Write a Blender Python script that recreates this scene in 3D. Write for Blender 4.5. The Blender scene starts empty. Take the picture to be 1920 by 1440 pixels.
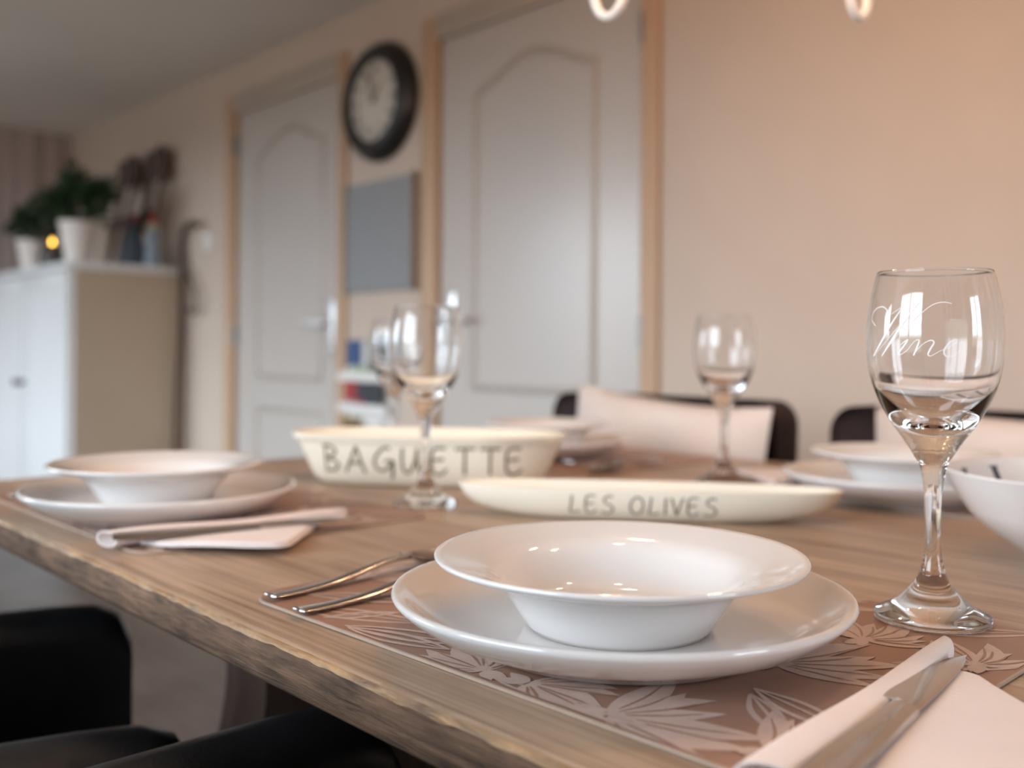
import bpy, bmesh, math, random
from mathutils import Vector, Matrix, Euler
random.seed(7)
S = bpy.context.scene
COL = S.collection
PI = math.pi

# ------------------------------------------------------------------ camera
YAW, ROLL, EYE, TOP = math.radians(47.3), math.radians(.4), .935, .76
cam_d = bpy.data.cameras.new('camera'); cam = bpy.data.objects.new('camera', cam_d); COL.objects.link(cam)
fw = Vector((-math.sin(YAW), math.cos(YAW), 0)); rt = Vector((math.cos(YAW), math.sin(YAW), 0)); up = Vector((0, 0, 1))
cr = rt*math.cos(ROLL) + up*math.sin(ROLL); cu = up*math.cos(ROLL) - rt*math.sin(ROLL)
cam.matrix_world = Matrix(((cr.x, cu.x, -fw.x, 0), (cr.y, cu.y, -fw.y, 0), (cr.z, cu.z, -fw.z, EYE), (0, 0, 0, 1)))
cam_d.sensor_width = 36; cam_d.lens = 1850/1920*36; cam_d.shift_y = -60/1920
cam_d.clip_start = .01
cam_d.dof.use_dof = True; cam_d.dof.focus_distance = .565; cam_d.dof.aperture_fstop = 4.2
S.camera = cam

# ------------------------------------------------------------------ view, world, daylight
S.view_settings.view_transform = 'Standard'; S.view_settings.look = 'None'
S.view_settings.gamma = 1; S.view_settings.use_curve_mapping = False
S.view_settings.exposure = 0.22
SKY, BULB = 13.0, 215.0
w = bpy.data.worlds.new('overcast_sky'); S.world = w; w.use_nodes = True
bg = w.node_tree.nodes['Background']; bg.inputs[1].default_value = SKY
tc_ = w.node_tree.nodes.new('ShaderNodeTexCoord'); sx_ = w.node_tree.nodes.new('ShaderNodeSeparateXYZ'); rp_ = w.node_tree.nodes.new('ShaderNodeValToRGB')
w.node_tree.links.new(tc_.outputs['Generated'], sx_.inputs[0]); w.node_tree.links.new(sx_.outputs['Z'], rp_.inputs[0]); w.node_tree.links.new(rp_.outputs[0], bg.inputs[0])
rp_.color_ramp.elements[0].position = 0.0; rp_.color_ramp.elements[0].color = (.10, .105, .10, 1)      # paving and lawn outside
rp_.color_ramp.elements[1].position = .06; rp_.color_ramp.elements[1].color = (.76, .89, 1, 1)          # overcast sky
S.cycles.use_denoising = True
S.cycles.max_bounces = 14; S.cycles.transmission_bounces = 12; S.cycles.transparent_max_bounces = 12
S.cycles.diffuse_bounces = 5; S.cycles.glossy_bounces = 6
S.cycles.sample_clamp_indirect = 6
# room extents
XL, XR, YF, YB, ZC = -6.36, 2.3, -1.6, 2.14, 2.25
WIN = [('front', -6.1, -3.6, .55, 2.14), ('front', -2.0, -.1, .60, 2.12), ('right', .5, 1.45, .75, 1.95)]
def portal(wall, a, b, z0, z1):
    L = bpy.data.lights.new('window_daylight', 'AREA'); L.shape = 'RECTANGLE'; L.size = b-a; L.size_y = z1-z0
    L.cycles.is_portal = True
    o = bpy.data.objects.new('window_daylight', L); COL.objects.link(o)
    c = (a+b)/2; z = (z0+z1)/2
    if wall == 'front': o.location = (c, YF-.02, z); o.rotation_euler = (PI/2, 0, 0)
    else: o.location = (XR+.02, c, z); o.rotation_euler = (PI/2, 0, PI/2)
    if wall == 'front': o.rotation_euler = (-PI/2, 0, 0); o.rotation_euler = Vector((0, 1, 0)).to_track_quat('-Z', 'Z').to_euler()
    else: o.rotation_euler = Vector((-1, 0, 0)).to_track_quat('-Z', 'Z').to_euler()
for q in WIN: portal(*q)

# ------------------------------------------------------------------ materials
def mat(name, col, rough=.5, metal=0, **kw):
    m = bpy.data.materials.new(name); m.use_nodes = True
    nt = m.node_tree; b = nt.nodes['Principled BSDF']
    b.inputs['Base Color'].default_value = (*col, 1); b.inputs['Roughness'].default_value = rough; b.inputs['Metallic'].default_value = metal
    for k, v in kw.items():
        if k in ('var', 'scale', 'bump', 'stretch', 'bscale'): continue
        b.inputs[{'trans': 'Transmission Weight', 'ior': 'IOR', 'coat': 'Coat Weight', 'spec': 'Specular IOR Level', 'sheen': 'Sheen Weight', 'alpha': 'Alpha', 'sss': 'Subsurface Weight', 'croug': 'Coat Roughness'}[k]].default_value = v
    if 'var' in kw or 'bump' in kw:
        tc = nt.nodes.new('ShaderNodeTexCoord'); mp = nt.nodes.new('ShaderNodeMapping')
        mp.inputs['Scale'].default_value = kw.get('stretch', (1, 1, 1))
        nt.links.new(tc.outputs['Object'], mp.inputs['Vector'])
        nz = nt.nodes.new('ShaderNodeTexNoise'); nz.inputs['Scale'].default_value = kw.get('scale', 20); nz.inputs['Detail'].default_value = 5
        nt.links.new(mp.outputs[0], nz.inputs['Vector'])
        if kw.get('var'):
            v = kw['var']; rp = nt.nodes.new('ShaderNodeValToRGB')
            rp.color_ramp.elements[0].position = .3; rp.color_ramp.elements[1].position = .7
            rp.color_ramp.elements[0].color = (*[c*(1-v) for c in col], 1); rp.color_ramp.elements[1].color = (*[min(1, c*(1+v)) for c in col], 1)
            nt.links.new(nz.outputs['Fac'], rp.inputs[0]); nt.links.new(rp.outputs[0], b.inputs['Base Color'])
        if kw.get('bump'):
            n2 = nt.nodes.new('ShaderNodeTexNoise'); n2.inputs['Scale'].default_value = kw.get('bscale', kw.get('scale', 20)); n2.inputs['Detail'].default_value = 4
            nt.links.new(mp.outputs[0], n2.inputs['Vector'])
            bp = nt.nodes.new('ShaderNodeBump'); bp.inputs['Strength'].default_value = kw['bump']; bp.inputs['Distance'].default_value = .004
            nt.links.new(n2.outputs['Fac'], bp.inputs['Height']); nt.links.new(bp.outputs[0], b.inputs['Normal'])
    return m

def wood(name, dark, light, rough, axis_scale, bump=.25, wave=0):
    m = bpy.data.materials.new(name); m.use_nodes = True; nt = m.node_tree; N = nt.nodes; L = nt.links
    b = N['Principled BSDF']; b.inputs['Roughness'].default_value = rough
    tc = N.new('ShaderNodeTexCoord'); mp = N.new('ShaderNodeMapping'); mp.inputs['Scale'].default_value = axis_scale
    L.new(tc.outputs['Object'], mp.inputs['Vector'])
    n1 = N.new('ShaderNodeTexNoise'); n1.inputs['Scale'].default_value = 1; n1.inputs['Detail'].default_value = 9; n1.inputs['Roughness'].default_value = .65; n1.inputs['Distortion'].default_value = .6
    L.new(mp.outputs[0], n1.inputs['Vector'])
    mp2 = N.new('ShaderNodeMapping'); mp2.inputs['Scale'].default_value = (axis_scale[0]*.4+1.2, axis_scale[1]*.07+1, axis_scale[2]*.07+1); L.new(tc.outputs['Object'], mp2.inputs['Vector'])
    n2 = N.new('ShaderNodeTexNoise'); n2.inputs['Scale'].default_value = 2.2; n2.inputs['Detail'].default_value = 3; L.new(mp2.outputs[0], n2.inputs['Vector'])
    mx = N.new('ShaderNodeMath'); mx.operation = 'MULTIPLY_ADD'; mx.inputs[1].default_value = .62; L.new(n1.outputs['Fac'], mx.inputs[0])
    m3 = N.new('ShaderNodeMath'); m3.operation = 'MULTIPLY'; m3.inputs[1].default_value = .38; L.new(n2.outputs['Fac'], m3.inputs[0]); L.new(m3.outputs[0], mx.inputs[2])
    rp = N.new('ShaderNodeValToRGB'); e = rp.color_ramp.elements
    e[0].position = .36; e[0].color = (*dark, 1); e[1].position = .62; e[1].color = (*light, 1)
    L.new(mx.outputs[0], rp.inputs[0]); L.new(rp.outputs[0], b.inputs['Base Color'])
    bp = N.new('ShaderNodeBump'); bp.inputs['Strength'].default_value = bump; bp.inputs['Distance'].default_value = .002
    L.new(n1.outputs['Fac'], bp.inputs['Height']); L.new(bp.outputs[0], b.inputs['Normal'])
    return m

def emit(name, col, s):
    m = bpy.data.materials.new(name); m.use_nodes = True; b = m.node_tree.nodes['Principled BSDF']
    b.inputs['Base Color'].default_value = (*col, 1); b.inputs['Emission Color'].default_value = (*col, 1); b.inputs['Emission Strength'].default_value = s
    return m

M = {
 'wall': mat('painted_plaster', (.585, .468, .385), .8, var=.015, scale=6, bump=.12, bscale=160),
 'ceiling': mat('ceiling_paint', (.72, .675, .62), .85, var=.02, scale=3),
 'door': mat('satin_door_paint', (.53, .475, .435), .26, var=.012, scale=3),
 'mould': mat('door_moulding_lamplit', (.47, .41, .36), .35, var=.02, scale=6),  # door colour made darker and warmer: lamplit tint put into the moulding
 'casing': mat('side_casing_lamplit', (.52, .335, .21), .5, var=.03, scale=5),  # side casings carry the warm lamplight as a tan tint
 'casing_top': mat('cream_casing_paint', (.45, .375, .31), .5, var=.03, scale=5),
 'tabletop': wood('worn_oak_tabletop', (.24, .15, .092), (.54, .385, .27), .36, (3.0, 150, 150), .3),
 'edgewood': wood('chipped_oak_edge', (.14, .075, .035), (.55, .32, .155), .36, (30, 260, 260), .5),
 'sidewood': wood('rough_dark_oak_side', (.036, .019, .011), (.235, .13, .075), .75, (22, 240, 240), 1.0),
 'pedestal': wood('dark_pedestal_wood', (.05, .03, .024), (.12, .075, .055), .4, (40, 40, 3), .2),
 'floor': wood('laminate_floor', (.08, .058, .05), (.155, .118, .10), .42, (1.6, 26, 26), .05),
 'porcelain': mat('white_porcelain', (.76, .715, .69), .09, coat=.5, var=.006, scale=4),
 'porcelain_back': mat('soup_bowl_porcelain', (.785, .75, .73), .07, coat=.5, var=.006, scale=4),
 'stoneware': mat('cream_stoneware', (.88, .79, .65), .28, var=.02, scale=9, bump=.03, bscale=60),
 'olive_glaze': mat('ivory_stoneware', (.90, .825, .69), .26, var=.02, scale=9, bump=.03, bscale=60),
 'ink': mat('olive_grey_ink', (.17, .135, .075), .6, var=.2, scale=60),
 'inkgrey': mat('warm_grey_ink', (.25, .22, .17), .6, var=.2, scale=60),
 'navy': mat('dark_teal_ink', (.02, .035, .05), .4, var=.2, scale=60),
 'glass': mat('clear_glass', (1, 1, 1), 0, trans=1, ior=1.5),
 'etch': mat('etched_lettering', (.95, .92, .90), .6, alpha=.9, var=.03, scale=80),
 'matbase': mat('taupe_placemat', (.34, .190, .135), .46, var=.06, scale=8),
 'matprint': mat('pale_flower_print', (.58, .43, .365), .46, var=.07, scale=60),
 'matline': mat('pale_thin_print', (.57, .42, .355), .46, var=.07, scale=60),
 'matedge': mat('placemat_core', (.44, .33, .26), .6, var=.05, scale=60),
 'napkin': mat('pinkish_white_tissue', (.86, .77, .745), .9, var=.015, scale=30, bump=.15, bscale=420),
 'steel': mat('polished_steel', (.56, .53, .51), .13, 1, var=.03, scale=30),
 'chrome': mat('satin_chrome', (.90, .91, .92), .28, 1, var=.02, scale=20),
 'lever': mat('bright_lever_metal', (.92, .92, .92), .5, .6, var=.02, scale=20),
 'hinge': mat('dull_hinge_metal', (.30, .29, .27), .4, .9, var=.05, scale=20),
 'leather': mat('black_leather', (.012, .012, .014), .36, var=.2, scale=40, bump=.12, bscale=260),
 'warmlitleather': mat('warm_lit_black_leather', (.026, .014, .014), .65, spec=.25, var=.2, scale=40, bump=.12, bscale=260),  # black leather with the warm light on it put into the colour
 'legwood': mat('black_leg_wood', (.02, .017, .015), .4, var=.2, scale=30),
 'pillow': mat('blush_cotton', (.64, .545, .49), .95, sheen=.1, var=.02, scale=14, bump=.25, bscale=300),
 'cabinet': mat('white_lacquer', (.74, .735, .73), .35, var=.01, scale=4),
 'cabside_shade': mat('cabinet_side_shaded', (.50, .395, .29), .5, var=.03, scale=4),  # cabinet side away from the daylight, its shade put into the colour
 'knob': mat('dark_knob_and_gap_shade', (.025, .025, .03), .3, 0, var=.1, scale=30),
 'black': mat('black_clock_plastic', (.012, .010, .010), .38, var=.2, scale=14),
 'dial': mat('aged_cream_dial', (.60, .545, .475), .7, var=.07, scale=9),
 'dialink': mat('faded_dial_ink', (.16, .135, .115), .7, var=.15, scale=40),
 'board': mat('grey_felt', (.31, .31, .315), .9, var=.03, scale=50),
 'boardframe': mat('thin_brown_frame', (.27, .20, .15), .6, var=.1, scale=30),
 'pot': mat('white_pot_glaze', (.80, .73, .68), .4, var=.015, scale=9),
 'soil': mat('potting_soil', (.04, .028, .02), .95, var=.3, scale=60),
 'leaf': mat('dark_green_leaf', (.020, .050, .014), .5, var=.45, scale=40),
 'stem': mat('plant_stem', (.06, .06, .025), .7, var=.2, scale=40),
 'smoke': mat('smoked_glass', (.10, .08, .075), .08, alpha=.85, var=.05, scale=10),
 'wax': mat('candle_wax', (.8, .7, .5), .5, var=.03, scale=20),
 'flame': emit('candle_flame', (1, .58, .09), 9),
 'sledwood': wood('dark_sled_wood', (.045, .027, .022), (.12, .075, .06), .7, (60, 60, 5), .2),
 'iron': mat('grey_iron', (.09, .09, .10), .5, .6, var=.2, scale=40),
 'slate': mat('blue_grey_felt', (.055, .068, .085), .85, var=.3, scale=40),
 'paleblue': mat('pale_blue_cloth', (.23, .26, .30), .85, var=.1, scale=40),
 'twig': wood('brown_twig', (.05, .03, .02), (.12, .075, .045), .8, (40, 40, 6), .2),
 'red': mat('red_print', (.40, .03, .03), .5, var=.15, scale=30),
 'blue': mat('blue_print', (.03, .075, .20), .5, var=.15, scale=30),
 'green': mat('pale_green_print', (.36, .40, .27), .5, var=.1, scale=30),
 'darkprint': mat('charcoal_print', (.03, .032, .04), .5, var=.15, scale=30),
 'gold': mat('ochre_print', (.28, .17, .05), .5, var=.15, scale=30),
 'whiteplastic': mat('white_plastic', (.78, .74, .70), .4, var=.01, scale=10),
 'whitemetal': mat('white_lamp_enamel', (.80, .79, .78), .3, var=.01, scale=20),
 'bulb': emit('warm_bulb', (1, .60, .33), BULB),
 'frame': mat('white_window_frame', (.82, .82, .82), .4, var=.01, scale=6),
}
# window pane: clear thin sheet
pm = bpy.data.materials.new('window_pane'); pm.use_nodes = True; nt = pm.node_tree
for n in list(nt.nodes):
    if n.type == 'BSDF_PRINCIPLED': nt.nodes.remove(n)
tr = nt.nodes.new('ShaderNodeBsdfTransparent'); gl = nt.nodes.new('ShaderNodeBsdfGlossy'); gl.inputs['Roughness'].default_value = .02
mxs = nt.nodes.new('ShaderNodeMixShader'); mxs.inputs[0].default_value = .05
nt.links.new(tr.outputs[0], mxs.inputs[1]); nt.links.new(gl.outputs[0], mxs.inputs[2]); nt.links.new(mxs.outputs[0], nt.nodes['Material Output'].inputs[0])
M['pane'] = pm
# whitewashed vertical planks on the far end wall
def plank_mat():
    m = bpy.data.materials.new('whitewashed_planks'); m.use_nodes = True; nt = m.node_tree; N = nt.nodes; L = nt.links; b = N['Principled BSDF']; b.inputs['Roughness'].default_value = .8
    tc = N.new('ShaderNodeTexCoord'); mp = N.new('ShaderNodeMapping'); mp.inputs['Scale'].default_value = (17, 17, .5); L.new(tc.outputs['Object'], mp.inputs['Vector'])
    nz = N.new('ShaderNodeTexNoise'); nz.inputs['Scale'].default_value = 1.4; nz.inputs['Detail'].default_value = 4; L.new(mp.outputs[0], nz.inputs['Vector'])
    rp = N.new('ShaderNodeValToRGB'); e = rp.color_ramp.elements; e[0].position = .38; e[0].color = (.30, .235, .22, 1); e[1].position = .62; e[1].color = (.52, .435, .41, 1)
    L.new(nz.outputs['Fac'], rp.inputs[0]); L.new(rp.outputs[0], b.inputs['Base Color']); return m
M['planks'] = plank_mat()

# ------------------------------------------------------------------ helpers
def finish(bm, sharp=38):
    bmesh.ops.recalc_face_normals(bm, faces=bm.faces[:])
    a = math.radians(sharp)
    for f in bm.faces: f.smooth = True
    for e in bm.edges:
        if len(e.link_faces) == 2:
            if e.calc_face_angle(0) > a: e.smooth = False
def link(name, bm, m, parent=None, sharp=38, recalc=True):
    if recalc: finish(bm, sharp)
    else:
        for f in bm.faces: f.smooth = True
    me = bpy.data.meshes.new(name); bm.to_mesh(me); bm.free()
    for k in (m if isinstance(m, (list, tuple)) else [m]): me.materials.append(M[k])
    o = bpy.data.objects.new(name, me); COL.objects.link(o)
    if parent: o.parent = parent
    return o
def tag(o, label, cat, group=None, kind=None):
    o['label'] = label
    if cat: o['category'] = cat
    if group: o['group'] = group
    if kind: o['kind'] = kind
    return o
def thing(name, label, cat, loc=(0, 0, 0), rz=0, group=None):
    o = bpy.data.objects.new(name, None); COL.objects.link(o); o.location = loc; o.rotation_euler = (0, 0, rz); o.empty_display_size = .05
    return tag(o, label, cat, group)
def copy_tree(root, loc, rz, label):
    r = root.copy(); COL.objects.link(r); r.location = loc; r.rotation_euler = (0, 0, rz); r['label'] = label
    for c in list(root.children):
        d = c.copy(); COL.objects.link(d); d.parent = r
        for g in list(c.children):
            e = g.copy(); COL.objects.link(e); e.parent = d
    return r
def structure(name, bm, m, label, parent=None):
    o = link(name, bm, m, parent)
    if not parent: o['kind'] = 'structure'
    if label: o['label'] = label
    return o
def box(bm, x0, x1, y0, y1, z0, z1, bev=0, seg=2):
    g = bmesh.ops.create_cube(bm, size=1, matrix=Matrix.Translation(((x0+x1)/2, (y0+y1)/2, (z0+z1)/2)) @ Matrix.Diagonal((x1-x0, y1-y0, z1-z0, 1)))
    if bev:
        es = list({e for v in g['verts'] for e in v.link_edges})
        bmesh.ops.bevel(bm, geom=es, offset=bev, segments=seg, affect='EDGES', profile=.5)
def lathe(bm, prof, n=64, c=(0, 0), closed=False):
    rings = []
    for r, z in prof:
        if r < 1e-6: rings.append([bm.verts.new((c[0], c[1], z))])
        else: rings.append([bm.verts.new((c[0]+r*math.cos(2*PI*i/n), c[1]+r*math.sin(2*PI*i/n), z)) for i in range(n)])
    for a, b in zip(rings, rings[1:]):
        if len(a) == 1 and len(b) == 1: continue
        for i in range(n):
            j = (i+1) % n
            if len(a) == 1: bm.faces.new((a[0], b[i], b[j]))
            elif len(b) == 1: bm.faces.new((a[i], a[j], b[0]))
            else: bm.faces.new((a[i], a[j], b[j], b[i]))
def spline(pts, n):
    P = [Vector(p) for p in pts]; out = []
    for i in range(len(P)-1):
        p0 = P[max(i-1, 0)]; p1 = P[i]; p2 = P[i+1]; p3 = P[min(i+2, len(P)-1)]
        for k in range(n):
            t = k/n
            out.append(.5*((2*p1)+(p2-p0)*t+(2*p0-5*p1+4*p2-p3)*t*t+(3*p1-p0-3*p2+p3)*t**3))
    out.append(P[-1]); return out
def tube(bm, pts, r, n=10, cap=True):
    P = [Vector(p) for p in pts]; rs = r if isinstance(r, (list, tuple)) else [r]*len(P)
    rings = []; ref = None
    for i, p in enumerate(P):
        t = (P[min(i+1, len(P)-1)]-P[max(i-1, 0)]).normalized()
        if ref is None: ref = t.orthogonal().normalized()
        ref = (ref - t*ref.dot(t)).normalized(); b = t.cross(ref)
        rings.append([bm.verts.new(p+(ref*math.cos(2*PI*k/n)+b*math.sin(2*PI*k/n))*rs[i]) for k in range(n)])
    for a, b in zip(rings, rings[1:]):
        for k in range(n): bm.faces.new((a[k], a[(k+1) % n], b[(k+1) % n], b[k]))
    if cap: bm.faces.new(rings[0][::-1]); bm.faces.new(rings[-1])
def loft(bm, rings, cap=True):
    R = [[bm.verts.new(p) for p in r] for r in rings]; n = len(R[0])
    for a, b in zip(R, R[1:]):
        for k in range(n): bm.faces.new((a[k], a[(k+1) % n], b[(k+1) % n], b[k]))
    if cap: bm.faces.new(R[0][::-1]); bm.faces.new(R[-1])
def bar(bm, path, widths, thick, side=None, n=12, ex=.55):
    """a flattened bar swept along a path: width across, thickness along the local normal"""
    P = [Vector(p) for p in path]; rings = []
    for i, p in enumerate(P):
        t = (P[min(i+1, len(P)-1)]-P[max(i-1, 0)]).normalized()
        s = side or t.cross(Vector((0, 0, 1))).normalized(); s = Vector(s); nn = s.cross(t).normalized()
        w_ = widths[i]/2; th = (thick[i] if isinstance(thick, (list, tuple)) else thick)/2; r = []
        for k in range(n):
            a = 2*PI*k/n; c, d = math.cos(a), math.sin(a)
            r.append(p + s*w_*math.copysign(abs(c)**ex, c) + nn*th*math.copysign(abs(d)**ex, d))
        rings.append(r)
    loft(bm, rings)
def ribbon(bm, pts, nrm, width, mi=0):
    """flat stroke through pts lying on a surface; nrm(i) its normal"""
    P = [Vector(p) for p in pts]; V = []
    for i, p in enumerate(P):
        t = (P[min(i+1, len(P)-1)]-P[max(i-1, 0)]).normalized(); s = t.cross(Vector(nrm[i])).normalized()
        w_ = (width[i] if isinstance(width, (list, tuple)) else width)/2
        V.append((bm.verts.new(p-s*w_), bm.verts.new(p+s*w_)))
    for a, b in zip(V, V[1:]):
        f = bm.faces.new((a[0], a[1], b[1], b[0])); f.material_index = mi

# ------------------------------------------------------------------ the room
bm = bmesh.new(); box(bm, XL-.2, XR+.2, YF-.2, YB+.2, -.12, 0); structure('floor', bm, 'floor', 'dark taupe laminate floor')
bm = bmesh.new(); box(bm, XL-.2, XR+.2, YF-.2, YB+.2, ZC, ZC+.12); structure('ceiling', bm, 'ceiling', 'plain off-white ceiling')
D1, D2 = (-4.19, -3.33), (-2.70, -1.785)
DH = 2.02
bm = bmesh.new()
for a, b in ((XL, D1[0]-.015), (D1[1]+.015, D2[0]-.015), (D2[1]+.015, XR)): box(bm, a, b, YB, YB+.12, 0, ZC)
for a, b in (D1, D2): box(bm, a-.015, b+.015, YB, YB+.12, DH+.015, ZC)
structure('wall_back', bm, 'wall', 'long cream wall with the two doors')
bm = bmesh.new(); box(bm, XL-.12, XL, YF, YB, 0, ZC); structure('wall_left', bm, 'planks', 'far end wall in whitewashed planks')
def holed(name, horiz, a0, a1, holes, make, label):
    bm = bmesh.new(); cur = a0
    for (h0, h1, z0, z1) in holes:
        make(bm, cur, h0, 0, ZC); make(bm, h0, h1, 0, z0); make(bm, h0, h1, z1, ZC); cur = h1
    make(bm, cur, a1, 0, ZC); structure(name, bm, 'wall', label)
holed('wall_front', 1, XL, XR, [q[1:] for q in WIN if q[0] == 'front'], lambda bm, a, b, z0, z1: box(bm, a, b, YF-.12, YF, z0, z1), 'cream wall with windows opposite the doors')
holed('wall_right', 0, YF, YB, [q[1:] for q in WIN if q[0] == 'right'], lambda bm, a, b, z0, z1: box(bm, XR, XR+.12, a, b, z0, z1), 'cream end wall with a window')
for i, (wl, a, b, z0, z1) in enumerate(WIN):
    def bx(bm, u0, u1, d0, d1, za, zb):
        if wl == 'front': box(bm, u0, u1, YF-d1, YF-d0, za, zb)
        else: box(bm, XR+d0, XR+d1, u0, u1, za, zb)
    bm = bmesh.new(); t = .05
    bx(bm, a, b, .05, .10, z0, z0+t); bx(bm, a, b, .05, .10, z1-t, z1)
    n = 3 if i == 0 else 2
    for k in range(n+1):
        x = a + (b-a-t)*k/n; bx(bm, x, x+t, .05, .10, z0+t, z1-t)
    o = structure('window_%d' % (i+1), bm, 'frame', 'white framed window')
    bm = bmesh.new(); bx(bm, a+.01, b-.01, .072, .076, z0+.01, z1-.01); link('window_pane', bm, 'pane', o)
bm = bmesh.new()
for a, b in ((XL, D1[0]-.09), (D1[1]+.07, D2[0]-.085), (D2[1]+.07, XR)): box(bm, a, b, YB-.012, YB, 0, .07)
structure('baseboard_back', bm, 'casing_top', 'low skirting along the door wall')

def panel_outline(x0, x1, z0, z1, arch):
    pts = [(x1, z0), (x1, z1)]
    if arch:
        n = 22
        for k in range(1, n):
            u = k/n; pts.append((x1+(x0-x1)*u, z1+arch*(math.sin(PI*u)**1.7)))
    pts += [(x0, z1), (x0, z0)]
    return pts
def moulding(bm, pts, y, wd=.026, h=.010):
    n = len(pts); rings = []
    c = Vector((sum(p[0] for p in pts)/n, sum(p[1] for p in pts)/n))
    for i in range(n):
        p = Vector(pts[i]); a = Vector(pts[i-1]); b = Vector(pts[(i+1) % n])
        d1 = (p-a).normalized(); d2 = (b-p).normalized(); n1 = Vector((-d1.y, d1.x)); n2 = Vector((-d2.y, d2.x))
        m_ = (n1+n2).normalized(); k = wd/2/max(.5, m_.dot(n1))
        ring = []
        for u, hh in ((-1, 0), (-.75, .7), (-.2, 1), (.2, .55), (.7, .75), (1, 0)):
            q = p+m_*k*u; ring.append(bm.verts.new((q.x, y-h*hh, q.y)))
        rings.append(ring)
    for i in range(n):
        a, b = rings[i], rings[(i+1) % n]
        for k in range(5): bm.faces.new((a[k], a[k+1], b[k+1], b[k]))
def door(name, x0, x1, label, pan, hinge_x, hinges, handle_x, handle_dir, lowz):
    yd = YB+.010
    bm = bmesh.new(); box(bm, x0, x1, yd, yd+.04, .004, DH, .002, 1)
    root = structure(name, bm, 'door', label)
    bm = bmesh.new(); moulding(bm, panel_outline(*pan, .085), yd); link('panel_moulding', bm, 'mould', root, 50)
    bm = bmesh.new(); moulding(bm, panel_outline(pan[0], pan[1], .14, lowz, 0), yd); link('panel_moulding', bm, 'mould', root, 50)
    for s in (0, 1):
        bm = bmesh.new()
        xa, xb = (x0-.085, x0-.004) if s == 0 else (x1+.004, x1+.066)
        box(bm, xa, xb, YB-.016, YB+.0, 0, DH+.085, .004, 2)
        box(bm, xa if s else xb-.012, xb if not s else xa+.012, YB, YB+.06, 0, DH+.004)
        link('door_casing', bm, 'casing', root)
    bm = bmesh.new(); box(bm, x0-.003, x1+.003, YB-.016, YB+.008, DH-.004, DH+.085, .004, 2); box(bm, x0-.003, x1+.003, YB-.02, YB-.016, DH+.05, DH+.085, .002, 1); link('door_head_casing', bm, 'casing_top', root)
    for z in hinges:
        bm = bmesh.new(); lathe(bm, [(0, z-.045), (.009, z-.045), (.009, z+.045), (0, z+.045)], 14, (hinge_x, YB-.012)); box(bm, hinge_x-.004, hinge_x+.004, YB-.012, YB+.012, z-.042, z+.042); link('hinge', bm, 'hinge', root)
    if handle_x is not None:
        bm = bmesh.new(); box(bm, handle_x-.021, handle_x+.021, yd-.008, yd, .91, 1.14, .006, 3); pl = link('handle_plate', bm, 'chrome', root)
        bm = bmesh.new(); pts = spline([(handle_x, yd-.008, 1.045), (handle_x, yd-.04, 1.045), (handle_x+.012*handle_dir, yd-.052, 1.045), (handle_x+.06*handle_dir, yd-.054, 1.045), (handle_x+.125*handle_dir, yd-.050, 1.045)], 5)
        tube(bm, pts, .011, 12); link('handle_lever', bm, 'lever', pl)
door('door_1', *D1, 'white panelled door left of the clock, with a chrome handle', (-4.0, -3.47, .82, 1.80), -4.196, (1.0, 1.87), -3.395, -1, .68)
door('door_2', *D2, 'white panelled door right of the clock', (-2.515, -1.975, .815, 1.80), -1.778, (.995, 1.84), -2.635, 1, .67)
# light switch
t = thing('light_switch', 'square white light switch on the wall left of the left door', 'switch', (-4.47, YB, 1.455))
bm = bmesh.new(); box(bm, -.042, .042, -.010, 0, -.042, .042, .004, 3); link('cover_plate', bm, 'whiteplastic', t)
bm = bmesh.new(); box(bm, -.027, .027, -.015, -.009, -.027, .027, .003, 2); link('rocker', bm, 'whiteplastic', t)

# ------------------------------------------------------------------ clock
t = thing('wall_clock', 'round black wall clock with a cream dial between the doors', 'clock', (-3.035, YB, 1.862))
def ring_y(bm, prof, n=72):
    R = []
    for r, y in prof: R.append([bm.verts.new((r*math.cos(2*PI*i/n), -y, r*math.sin(2*PI*i/n))) for i in range(n)])
    for a, b in zip(R, R[1:]+R[:1]):
        for i in range(n): bm.faces.new((a[i], a[(i+1) % n], b[(i+1) % n], b[i]))
bm = bmesh.new(); ring_y(bm, [(.219, 0), (.2225, .010), (.219, .026), (.206, .046), (.190, .060), (.176, .065), (.163, .064), (.152, .056), (.148, .046), (.148, 0)]); link('rim', bm, 'black', t, 60)
bm = bmesh.new(); lathe(bm, [(0, .044), (.150, .044), (.150, .010), (0, .010)], 64); bmesh.ops.rotate(bm, verts=bm.verts[:], matrix=Matrix.Rotation(PI/2, 3, 'X')); dial = link('dial', bm, 'dial', t)
rom = ['XII', 'I', 'II', 'III', 'IV', 'V', 'VI', 'VII', 'VIII', 'IX', 'X', 'XI']
def seg(bm, a, b, wd, y):
    a = Vector((a[0], y, a[1])); b = Vector((b[0], y, b[1])); d = (b-a).normalized(); s = Vector((-d.z, 0, d.x))*wd/2
    bm.faces.new([bm.verts.new(q) for q in (a-s, a+s, b+s, b-s)])
for k, s in enumerate(rom):
    bm = bmesh.new(); an = -2*PI*k/12; R = Matrix.Rotation(an, 2); wds = {'I': .010, 'V': .022, 'X': .022}; tot = sum(wds[c] for c in s); x = -tot/2
    for c in s:
        w_ = wds[c]
        st = {'I': [((.5, 0), (.5, 1))], 'V': [((.08, 1), (.5, 0)), ((.5, 0), (.92, 1))], 'X': [((.08, 1), (.92, 0)), ((.08, 0), (.92, 1))]}[c]
        for p, q in st:
            P = R @ Vector((x+p[0]*w_, .100+p[1]*.038)); Q = R @ Vector((x+q[0]*w_, .100+q[1]*.038)); seg(bm, P, Q, .006, -.0445)
        x += w_
    link('numeral', bm, 'dialink', dial, recalc=False)
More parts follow.
